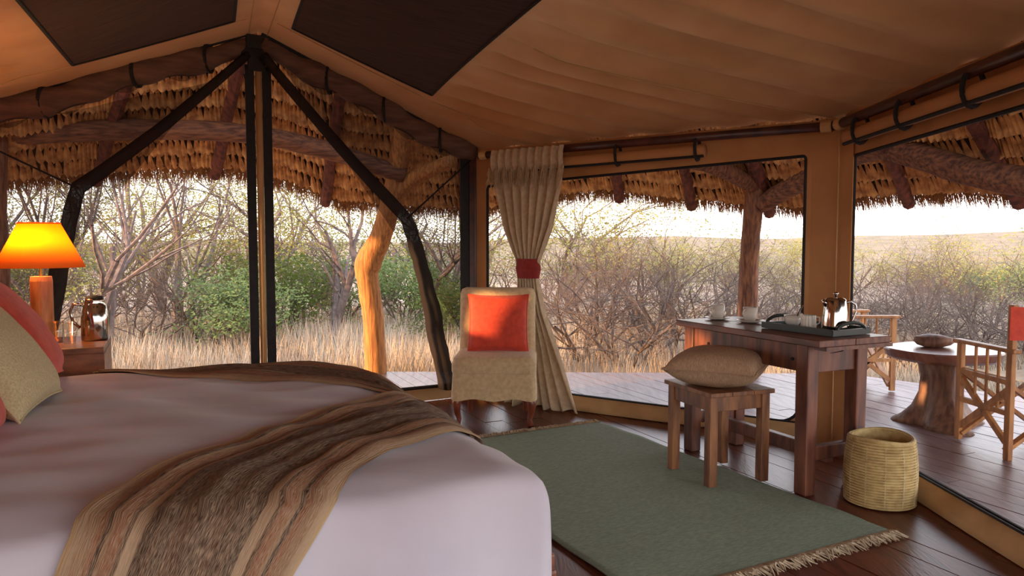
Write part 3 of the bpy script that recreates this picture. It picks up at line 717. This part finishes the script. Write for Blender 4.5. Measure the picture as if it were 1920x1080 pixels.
obj('stretcher', MB().bar((0, -LY, .17), (0, LY, .17), .05, .07), 'desk', ds, bevel=.006)
for sy in (-1, 1): obj('stretcher', MB().bar((-LX, sy * LY, .2), (LX, sy * LY, .2), .045, .07), 'desk', ds, bevel=.006)

DT = .769
def cup(loc, rz, label):
    t = thing('teacup', label, 'cup', loc, rz, 'white cups on the desk')
    obj('bowl', MB().lathe([(.024, 0), (.03, .004), (.036, .02), (.039, .078), (.036, .078), (.032, .02), (0, .014)], 28), 'china', t, smooth=True)
    obj('handle', MB().tube([(-.037, 0, .066), (-.058, 0, .064), (-.064, 0, .045), (-.054, 0, .026), (-.034, 0, .02)], .0045, 8), 'china', t, smooth=True)
def saucer(loc, label):
    t = tag(obj('saucer', MB().lathe([(.03, 0), (.05, .004), (.075, .014), (.073, .016), (.045, .008), (0, .006)], 32), 'china', smooth=True, loc=loc), label, 'saucer', 'white saucers on the desk')
for k, (x, y) in enumerate(((1.21, 4.37), (1.345, 4.20))):
    nm = ('near the far end of the desk', 'between the other cup and the green tray')[k]
    saucer((x, y, DT), 'white saucer ' + nm); cup((x, y, DT + .009), R(25 + 10 * k), 'white straight-sided teacup ' + nm)
ty = thing('serving_tray', 'dark green wooden tray with cut-out handles on the desk', 'tray', (1.545, 3.80, DT), R(-62))
obj('base', MB().box((0, 0, .008), (.44, .27, .012)), 'tray', ty)
for s in (-1, 1): obj('side', MB().box((0, s * .132, .02), (.44, .01, .03)), 'tray', ty)
for s in (-1, 1):
    hb = MB(); pts = []
    for k in range(13):
        a = math.pi * k / 12; pts.append((s * .218, .10 * math.cos(a), .028 + .035 * math.sin(a)))
    hb.tube(pts, .009, 8); hb.box((s * .218, 0, .018), (.012, .27, .028)); obj('handle', hb, 'tray', ty)
TR = ty.matrix_basis
def on_tray(x, y): return tuple(V(1.545, 3.80, DT + .014) + Matrix.Rotation(R(-62), 3, 'Z') @ V(x, y, 0))
sb = thing('sugar_bowl', 'round white sugar bowl with a spoon on the green tray', 'bowl', on_tray(-.12, -.02))
obj('bowl', MB().lathe([(.022, 0), (.03, .006), (.042, .03), (.043, .058), (.039, .058), (.036, .03), (0, .012)], 28), 'china', sb, smooth=True)
obj('spoon', MB().tube([(.01, 0, .03), (.035, .01, .07), (.06, .02, .11)], [.006, .003, .004], 6), 'steel', sb)
mj = thing('milk_jug', 'ribbed white milk jug on the green tray', 'jug', on_tray(-.01, -.03))
obj('body', MB().lathe([(.034, 0), (.038, .006), (.036, .05), (.034, .068), (.031, .068), (.033, .05), (.032, .01), (0, .01)], 40, jit=lambda i, a: 1 + .02 * math.cos(a * 20)), 'china', mj, smooth=False)
obj('spout', MB().tube([(-.028, 0, .055), (-.042, 0, .075)], [.014, .008], 8), 'china', mj)
obj('handle', MB().tube([(.034, 0, .06), (.056, 0, .056), (.056, 0, .028), (.036, 0, .016)], .004, 8), 'china', mj)
cpot = thing('coffee_pot', 'tall polished steel coffee pot with a looped handle on the tray', 'coffee pot', on_tray(.125, .0), R(0))
obj('body', MB().lathe([(.062, 0), (.064, .01), (.064, .03), (.058, .09), (.05, .15), (.047, .158), (.03, .166), (0, .168)], 36), 'steel', cpot, smooth=True)
obj('lid_knob', MB().lathe([(.006, .166), (.006, .176), (.013, .182), (.013, .19), (0, .194)], 16), 'steel', cpot, smooth=True)
obj('handle', MB().tube([(.05, 0, .14), (.075, 0, .146), (.1, 0, .13), (.104, 0, .095), (.085, 0, .05), (.062, 0, .03)], .006, 8), 'steel', cpot, smooth=True)
obj('spout', MB().tube([(-.045, 0, .13), (-.062, 0, .155)], [.018, .008], 8), 'steel', cpot, smooth=True)

# ------------------------------------------------------------------ stool + cushion, basket
so = thing('stool', 'small square wooden stool with a flat top on the rug edge', 'stool', (1.069, 3.84, .012), R(20.5))
for k in range(3): obj('top_board', MB().box(((k - 1) * .128, 0, .465), (.126, .42, .022)), 'stool', so, bevel=.003)
for sx in (-1, 1):
    for sy in (-1, 1): obj('leg', MB().box((sx * .155, sy * .165, .227), (.048, .048, .454)), 'stool', so, bevel=.004)
    obj('rail', MB().box((sx * .157, 0, .415), (.024, .3, .075)), 'stool', so, bevel=.003)
for sy in (-1, 1): obj('rail', MB().box((0, sy * .168, .415), (.28, .024, .075)), 'stool', so, bevel=.003)
cushion('seat_cushion', 'plump tan ribbed cushion lying on the wooden stool', (1.065, 3.83, .585), (.46, .46), .2, Euler((0, 0, R(62))), 'sand')

bk = thing('waste_basket', 'coiled pale palm-fibre waste basket beside the desk', 'basket', (1.735, 3.46, 0)); bk.scale = (.93, .93, .92)
prof = []
for k in range(24):
    z = .006 + k * .0138; r = .160 + .012 * math.sin(z * 9 - .3) - .02 * (z / .33) + (.006 if k % 1 == 0 else 0)
    prof += [(r - .003, z), (r + .006, z + .004), (r + .006, z + .0095), (r - .003, z + .0135)]
body = [(.0, .004)] + prof + [(prof[-1][0] - .012, .338), (prof[-1][0] - .014, .3), (.135, .02), (0, .02)]
obj('coiled_body', MB().lathe(body, 48, cap=False, jit=lambda i, a: 1 + .012 * math.sin(a * 2 + .5)), 'basket', bk, smooth=False)
obj('rim', MB().tube([((prof[-1][0] - .003) * math.cos(a), (prof[-1][0] - .003) * math.sin(a), .338 + .008 * math.sin(a * 2)) for a in [k * math.pi / 20 for k in range(41)]], .01, 8), 'basket', bk)
st_ = MB()
for k in range(12):
    a = k * math.pi / 6 + .2
    st_.tube([((.168 + .012 * math.sin(z * 9 - .3) - .02 * z / .33) * math.cos(a), (.168 + .012 * math.sin(z * 9 - .3) - .02 * z / .33) * math.sin(a), z) for z in [.02 + .03 * j for j in range(11)]], .0035, 4)
obj('stitching', st_, 'cream', bk)

# ------------------------------------------------------------------ director's chairs, stump table on the deck
DZ = -.034
def director(label, loc, rz):      # local: arms run along y (front = +y), width along x
    t = thing('folding_chair', label, 'chair', loc, rz, 'folding wooden armchairs on the deck')
    for s in (-1, 1):
        x = s * .27
        obj('arm', MB().box((x, 0, .635), (.055, .54, .024)), 'teak', t, bevel=.006)
        obj('post', MB().box((x, .22, .32), (.03, .045, .62)), 'teak', t, bevel=.004)
        obj('back_post', MB().box((x, -.22, .45), (.03, .045, .90)), 'teak', t, bevel=.004)
        obj('side_rail', MB().box((x, 0, .27), (.026, .42, .03)), 'teak', t); obj('side_rail', MB().box((x, 0, .45), (.026, .42, .03)), 'teak', t)
        for y in (-.12, -.02, .08): obj('spindle', MB().tube([(x, y, .28), (x, y, .625)], .009, 8), 'teak', t)
        obj('brace', MB().bar((x, -.2, .1), (x, .2, .4), .022, .035), 'teak', t); obj('brace', MB().bar((x, .2, .1), (x, -.2, .4), .022, .035), 'teak', t)
    for y in (-.2, .2):
        obj('cross_leg', MB().bar((-.27, y, .05), (.27, y, .44), .022, .04, up=(0, 1, 0)), 'teak', t); obj('cross_leg', MB().bar((.27, y, .05), (-.27, y, .44), .022, .04, up=(0, 1, 0)), 'teak', t)
    obj('seat', MB().grid(lambda u, v: ((u - .5) * .52, (v - .5) * .42, .47 - .03 * math.sin(math.pi * u)), 10, 4), 'linen', t, solid=.006)
    obj('backrest', MB().grid(lambda u, v: ((u - .5) * .62, -.25 - .03 * math.sin(math.pi * u), .70 + .19 * v), 10, 4), 'orange', t, solid=.008)
    return t
director('folding wooden armchair with an orange canvas back beside the stump table', (3.12, 4.48, DZ), R(3))
director('folding wooden armchair on the deck behind the canvas-wrapped post', (2.98, 6.50, DZ), R(-90))

sm = thing('stump_table', 'tree-stump side table with a thick slab top on the deck', 'table', (2.97, 5.10, DZ))
jit = lambda i, a: 1 + .10 * math.sin(a * 3 + 1) + .06 * math.sin(a * 5) + .03 * math.sin(a * 9 + i)
obj('trunk', MB().lathe([(.26, 0), (.22, .04), (.16, .12), (.125, .22), (.12, .34), (.15, .46)], 36, jit=lambda i, a: 1 + (.30 - .045 * i) * math.sin(a * 3 + .6) + .07 * math.sin(a * 7 + i * .3)), 'stump', sm, smooth=True)
obj('slab_top', MB().lathe([(.31, .455), (.345, .475), (.36, .52), (.355, .53), (0, .53)], 48, jit=lambda i, a: 1 + .05 * math.sin(a * 2 + 1) + .03 * math.sin(a * 5)), 'slab', sm)
rk = MB().lathe([(.06, 0), (.1, .015), (.115, .04), (.1, .07), (.05, .085), (0, .088)], 20, jit=lambda i, a: 1 + .15 * math.sin(a * 2 + i) + .06 * math.sin(a * 5 + i * 2))
tag(obj('carved_bowl', rk, 'stump', smooth=True, loc=(2.93, 5.16, DZ + .531)), 'lumpy dark brown wooden ornament on the stump table', 'ornament')

# ------------------------------------------------------------------ land outside
def gz(x, y):
    d = math.hypot(x, y)
    z = -.40 + .04 * math.sin(x * .7) * math.cos(y * .5)
    if d > 16: z -= (d - 16) * .030 if d < 300 else 8.52
    if d > 420:
        az = math.atan2(x, y)
        z += (min(1, (d - 420) / 420) ** 1.4) * (14.5 + 2.0 * math.sin(az * 13) + 1.0 * math.sin(az * 31 + 1) + 4 * math.sin((az - .1) * 2.6))
    return z
gb = MB(); rings = [0, 3, 6, 9, 12, 16, 22, 32, 50, 80, 130, 200, 300, 420, 500, 580, 660, 740, 840, 1000, 1300]
NA = 144
for r in rings:
    for k in range(NA):
        a = 2 * math.pi * k / NA; gb.v.append((r * math.sin(a), r * math.cos(a), gz(r * math.sin(a), r * math.cos(a)) if r else -.45))
for i in range(len(rings) - 1):
    for k in range(NA): gb.f.append((i * NA + k, i * NA + (k + 1) % NA, (i + 1) * NA + (k + 1) % NA, (i + 1) * NA + k))
gr = structure(obj('ground', gb, 'ground', smooth=True))
gr.data.materials.append(M['hill'])
for p in gr.data.polygons:
    if math.hypot(*p.center.xy) > 60: p.material_index = 1

def plant(seed, kind):
    """branch mesh + leaf mesh for one kind of plant"""
    rnd = random.Random(seed); br = MB(); lf = MB()
    def leaf(p, n, size, spread):
        for _ in range(n):
            q = p + V(rnd.gauss(0, spread), rnd.gauss(0, spread), rnd.gauss(0, spread * .5)); s = size * rnd.uniform(.6, 1.3)
            a = V(rnd.uniform(-1, 1), rnd.uniform(-1, 1), rnd.uniform(-.6, .6)).normalized(); b = a.orthogonal().normalized()
            lf.add([q - a * s, q + b * s * .5, q + a * s, q - b * s * .5], [(0, 1, 2, 3)])
    def grow(p, d, L, r, depth, cfg):
        n = 3; pts = [p]; rs = [r]
        for k in range(n):
            d = (d + V(rnd.gauss(0, cfg['bend']), rnd.gauss(0, cfg['bend']), rnd.gauss(0, cfg['bend']) + cfg['lift'])).normalized()
            p = p + d * L / n; pts.append(p); rs.append(r * (1 - .35 * (k + 1) / n))
        br.tube(pts, rs, 6 if depth >= cfg['depth'] - 1 else (4 if depth > 1 else 3), cap=False)
        if depth == 0:
            if cfg['leaves']: leaf(p, cfg['leaves'], cfg['leaf'], cfg['spread'])
            return
        if cfg['leaves'] and depth == 1: leaf(p, cfg['leaves'] // 2, cfg['leaf'], cfg['spread'])
        for c in range(rnd.choice(cfg['kids'])):
            k = rnd.choice((1, 2, 3, 3)); ax = V(rnd.uniform(-1, 1), rnd.uniform(-1, 1), rnd.uniform(-.5, .5)).normalized()
            nd = (d + ax * cfg['angle']).normalized(); nd.z *= cfg['flat'] if depth <= 2 else 1
            grow(pts[k], nd.normalized(), L * rnd.uniform(.6, .85), rs[k] * .62, depth - 1, cfg)
    if kind == 'dry':
        for s in range(8):
            a = s * .79 + rnd.random(); grow(V(.1 * math.cos(a), .1 * math.sin(a), 0), V(math.cos(a) * .8, math.sin(a) * .8, .9).normalized(), .75, .017, 4, dict(bend=.2, lift=.03, kids=(3, 4, 4), angle=.95, flat=.8, depth=4, leaves=0))
    elif kind == 'dryleaf':
        for s in range(6):
            a = s * 1.05 + rnd.random(); grow(V(.1 * math.cos(a), .1 * math.sin(a), 0), V(math.cos(a) * .6, math.sin(a) * .6, 1).normalized(), .8, .03, 4, dict(bend=.17, lift=.05, kids=(2, 3, 3), angle=.8, flat=.8, depth=4, leaves=6, leaf=.022, spread=.11))
    elif kind == 'shrub':
        for s in range(8):
            a = s * .8 + rnd.random(); grow(V(.1 * math.cos(a), .1 * math.sin(a), 0), V(math.cos(a) * .6, math.sin(a) * .6, 1).normalized(), .6, .022, 3, dict(bend=.15, lift=.05, kids=(3, 3, 4), angle=.8, flat=1, depth=3, leaves=16, leaf=.03, spread=.14))
    elif kind == 'acacia':
        for s in range(2):
            grow(V(.08 * s, 0, 0), V(rnd.uniform(-.35, .35), rnd.uniform(-.3, .3), 1).normalized(), 1.5, .085, 5, dict(bend=.14, lift=.02, kids=(2, 3, 3), angle=.75, flat=.45, depth=5, leaves=11, leaf=.024, spread=.2))
    elif kind == 'tall':
        for s in range(3):
            grow(V(.1 * s, .1 * s, 0), V(rnd.uniform(-.3, .3), rnd.uniform(-.2, .2), 1).normalized(), 1.6, .06, 5, dict(bend=.11, lift=.05, kids=(2, 3, 3), angle=.65, flat=.9, depth=5, leaves=4, leaf=.024, spread=.14))
    return br, lf
KINDS = {}
def kind_mesh(key, seed, kind, bm, lm):
    br, lf = plant(seed, kind); out = []
    for nm, mb, m in (('branches', br, bm), ('leaves', lf, lm)):
        if not mb.v: out.append(None); continue
        me = bpy.data.meshes.new(key + '_' + nm); me.from_pydata(mb.v, [], mb.f); me.materials.append(M[m]); me.update(); out.append(me)
    KINDS[key] = out
for k in range(3): kind_mesh('dry%d' % k, 11 + k, 'dry', 'twig', 'leaf_y')
for k in range(2): kind_mesh('dryleaf%d' % k, 31 + k, 'dryleaf', 'twig', 'leaf_y')
for k in range(2): kind_mesh('shrub%d' % k, 41 + k, 'shrub', 'twig', 'leaf_g')
for k in range(3): kind_mesh('acacia%d' % k, 51 + k, 'acacia', 'bark', 'leaf_y')
for k in range(2): kind_mesh('tall%d' % k, 61 + k, 'tall', 'bark', 'leaf_y')
prnd = random.Random(99)
LAB = {'dry': ('thorn_bush', 'leafless grey-brown thorn bush', 'bush', 'leafless thorn bushes'),
       'dryleaf': ('scrub_bush', 'thin twiggy bush with sparse yellow-green leaves', 'bush', 'sparse-leaved scrub bushes'),
       'shrub': ('green_shrub', 'low leafy green shrub', 'shrub', 'leafy green shrubs'),
       'acacia': ('acacia_tree', 'spreading acacia tree with fine yellow-green leaves', 'tree', 'acacia trees'),
       'tall': ('bare_tree', 'tall pale-stemmed nearly bare tree', 'tree', 'nearly bare trees in the thicket')}
AREA = 'beyond the gable'
def where(x, y):
    q = 960 + F_PX * x / y
    if AREA == 'beyond the gable': return 'behind the bedside lamp' if q < 230 else 'beyond the ridge pole' if q < 500 else 'around the golden roof post' if q < 770 else 'beyond the slipper chair'
    if AREA == 'beyond the side deck': return 'beyond the cream curtain' if q < 1240 else 'behind the desk' if q < 1390 else 'behind the forked roof post' if q < 1570 else 'beyond the stump table'
    return AREA
def put(key, x, y, sc, rz=None, zs=1):
    nm, lab, cat, grp = LAB[key.rstrip('0123456789')]; lab = lab + ' ' + where(x, y); grp = grp + ' ' + AREA
    t = thing(nm, lab, cat, (x, y, gz(x, y) - .03), prnd.uniform(0, 6.28) if rz is None else rz, grp); t.scale = (sc, sc, sc * zs)
    br, lf = KINDS[key]
    obj('branches', br, None, t)
    if lf: obj('leaves', lf, None, t)
def px(x, Y): return (x - 960) / F_PX * Y
# woodland beyond the gable
for x, Y, k, s in ((200, 10.5, 'tall0', 1.0), (330, 12.5, 'tall1', 1.1), (60, 11.5, 'tall1', 1.0), (430, 14, 'acacia1', 1.15), (620, 12.2, 'acacia0', .95), (560, 16, 'acacia2', 1.2), (730, 17, 'acacia1', 1.1), (820, 13.5, 'acacia2', .95), (-60, 13, 'acacia0', 1.1), (130, 16, 'acacia2', 1.3), (300, 18, 'acacia0', 1.4), (900, 19, 'acacia0', 1.05), (1080, 21, 'acacia2', 1.25), (1030, 16, 'acacia1', .85)):
    put(k, px(x, Y), Y, s)
for x, Y, k, s in ((20, 10, 'dryleaf0', 1), (120, 11.5, 'dry0', 1.1), (260, 11.2, 'dry1', 1.15), (380, 12, 'dryleaf1', 1.05), (440, 11, 'shrub0', .9), (520, 12.5, 'shrub1', 1.1), (560, 14, 'dry2', 1.2), (640, 15, 'shrub0', 1.1), (760, 14.5, 'shrub1', 1.0), (850, 12, 'shrub0', .8), (180, 14, 'dryleaf0', 1.3), (330, 15, 'dry0', 1.4), (70, 14, 'shrub1', 1.1), (470, 17, 'dryleaf1', 1.5), (700, 19, 'dryleaf0', 1.5), (250, 20, 'dryleaf1', 1.7), (600, 21, 'dryleaf0', 1.7), (840, 18, 'dryleaf1', 1.3), (930, 14, 'dryleaf0', 1.0), (400, 22, 'dryleaf0', 1.8), (80, 20, 'dryleaf1', 1.8)):
    put(k, px(x, Y), Y, s)
# thicket beyond the side opening and the deck
AREA = 'beyond the side deck'
for x, Y, k, s in ((1100, 10.2, 'dry0', 1.25), (1180, 9.8, 'dry1', 1.3), (1260, 10.4, 'dry2', 1.35), (1340, 10.8, 'dry0', 1.15), (1230, 12, 'dryleaf0', 1.25), (1120, 12.5, 'dryleaf1', 1.2), (1050, 11.5, 'dry1', 1.0), (1430, 10.2, 'dry1', .8), (1490, 11.5, 'dry2', .9), (1580, 10.2, 'dry0', .85), (1660, 9.6, 'dry2', .95), (1740, 9.0, 'dry1', 1.0), (1830, 9.4, 'dry0', .95), (1900, 8.6, 'dry2', .9), (1560, 13, 'dryleaf1', 1.0), (1700, 13, 'dry0', 1.1), (1850, 12.5, 'dryleaf0', 1.0), (1980, 9, 'dry1', 1.0), (2060, 10, 'dryleaf1', 1.1), (1380, 13.5, 'dryleaf1', 1.0), (1450, 15, 'dry2', 1.1)):
    put(k, px(x, Y), Y, s)
AREA = 'far off below the hills'
for k in range(46):
    Y = prnd.uniform(18, 60); x = prnd.uniform(940, 2100); put(prnd.choice(('dry0', 'dry2', 'dryleaf0', 'shrub0', 'dryleaf1')), px(x, Y), Y, prnd.uniform(.8, 1.2))
# dry grass
ga_ = MB()
for k in range(60000):
    x = random.uniform(-9, 9); y = 7.3 + 9 * random.random() ** 1.5
    if k % 4 == 0: x, y = random.uniform(3.5, 11), random.uniform(4, 11)
    if y < 7.3 and x < 5.1: continue
    z = gz(x, y) - .02; L = random.uniform(.18, .5) * (1 + .5 * math.sin(x * 1.7) * math.sin(y * 1.3)); a = random.uniform(0, 6.28); w = .006
    dx, dy = math.cos(a), math.sin(a); ln = random.uniform(.1, .6) * L
    ga_.add([(x - dy * w, y + dx * w, z), (x + dy * w, y - dx * w, z), (x + dx * ln, y + dy * ln, z + L)], [(0, 1, 2)])
go = obj('dry_grass', ga_, 'grass', kind='stuff'); tag(go, 'pale dry grass growing between the deck and the bushes', 'grass')
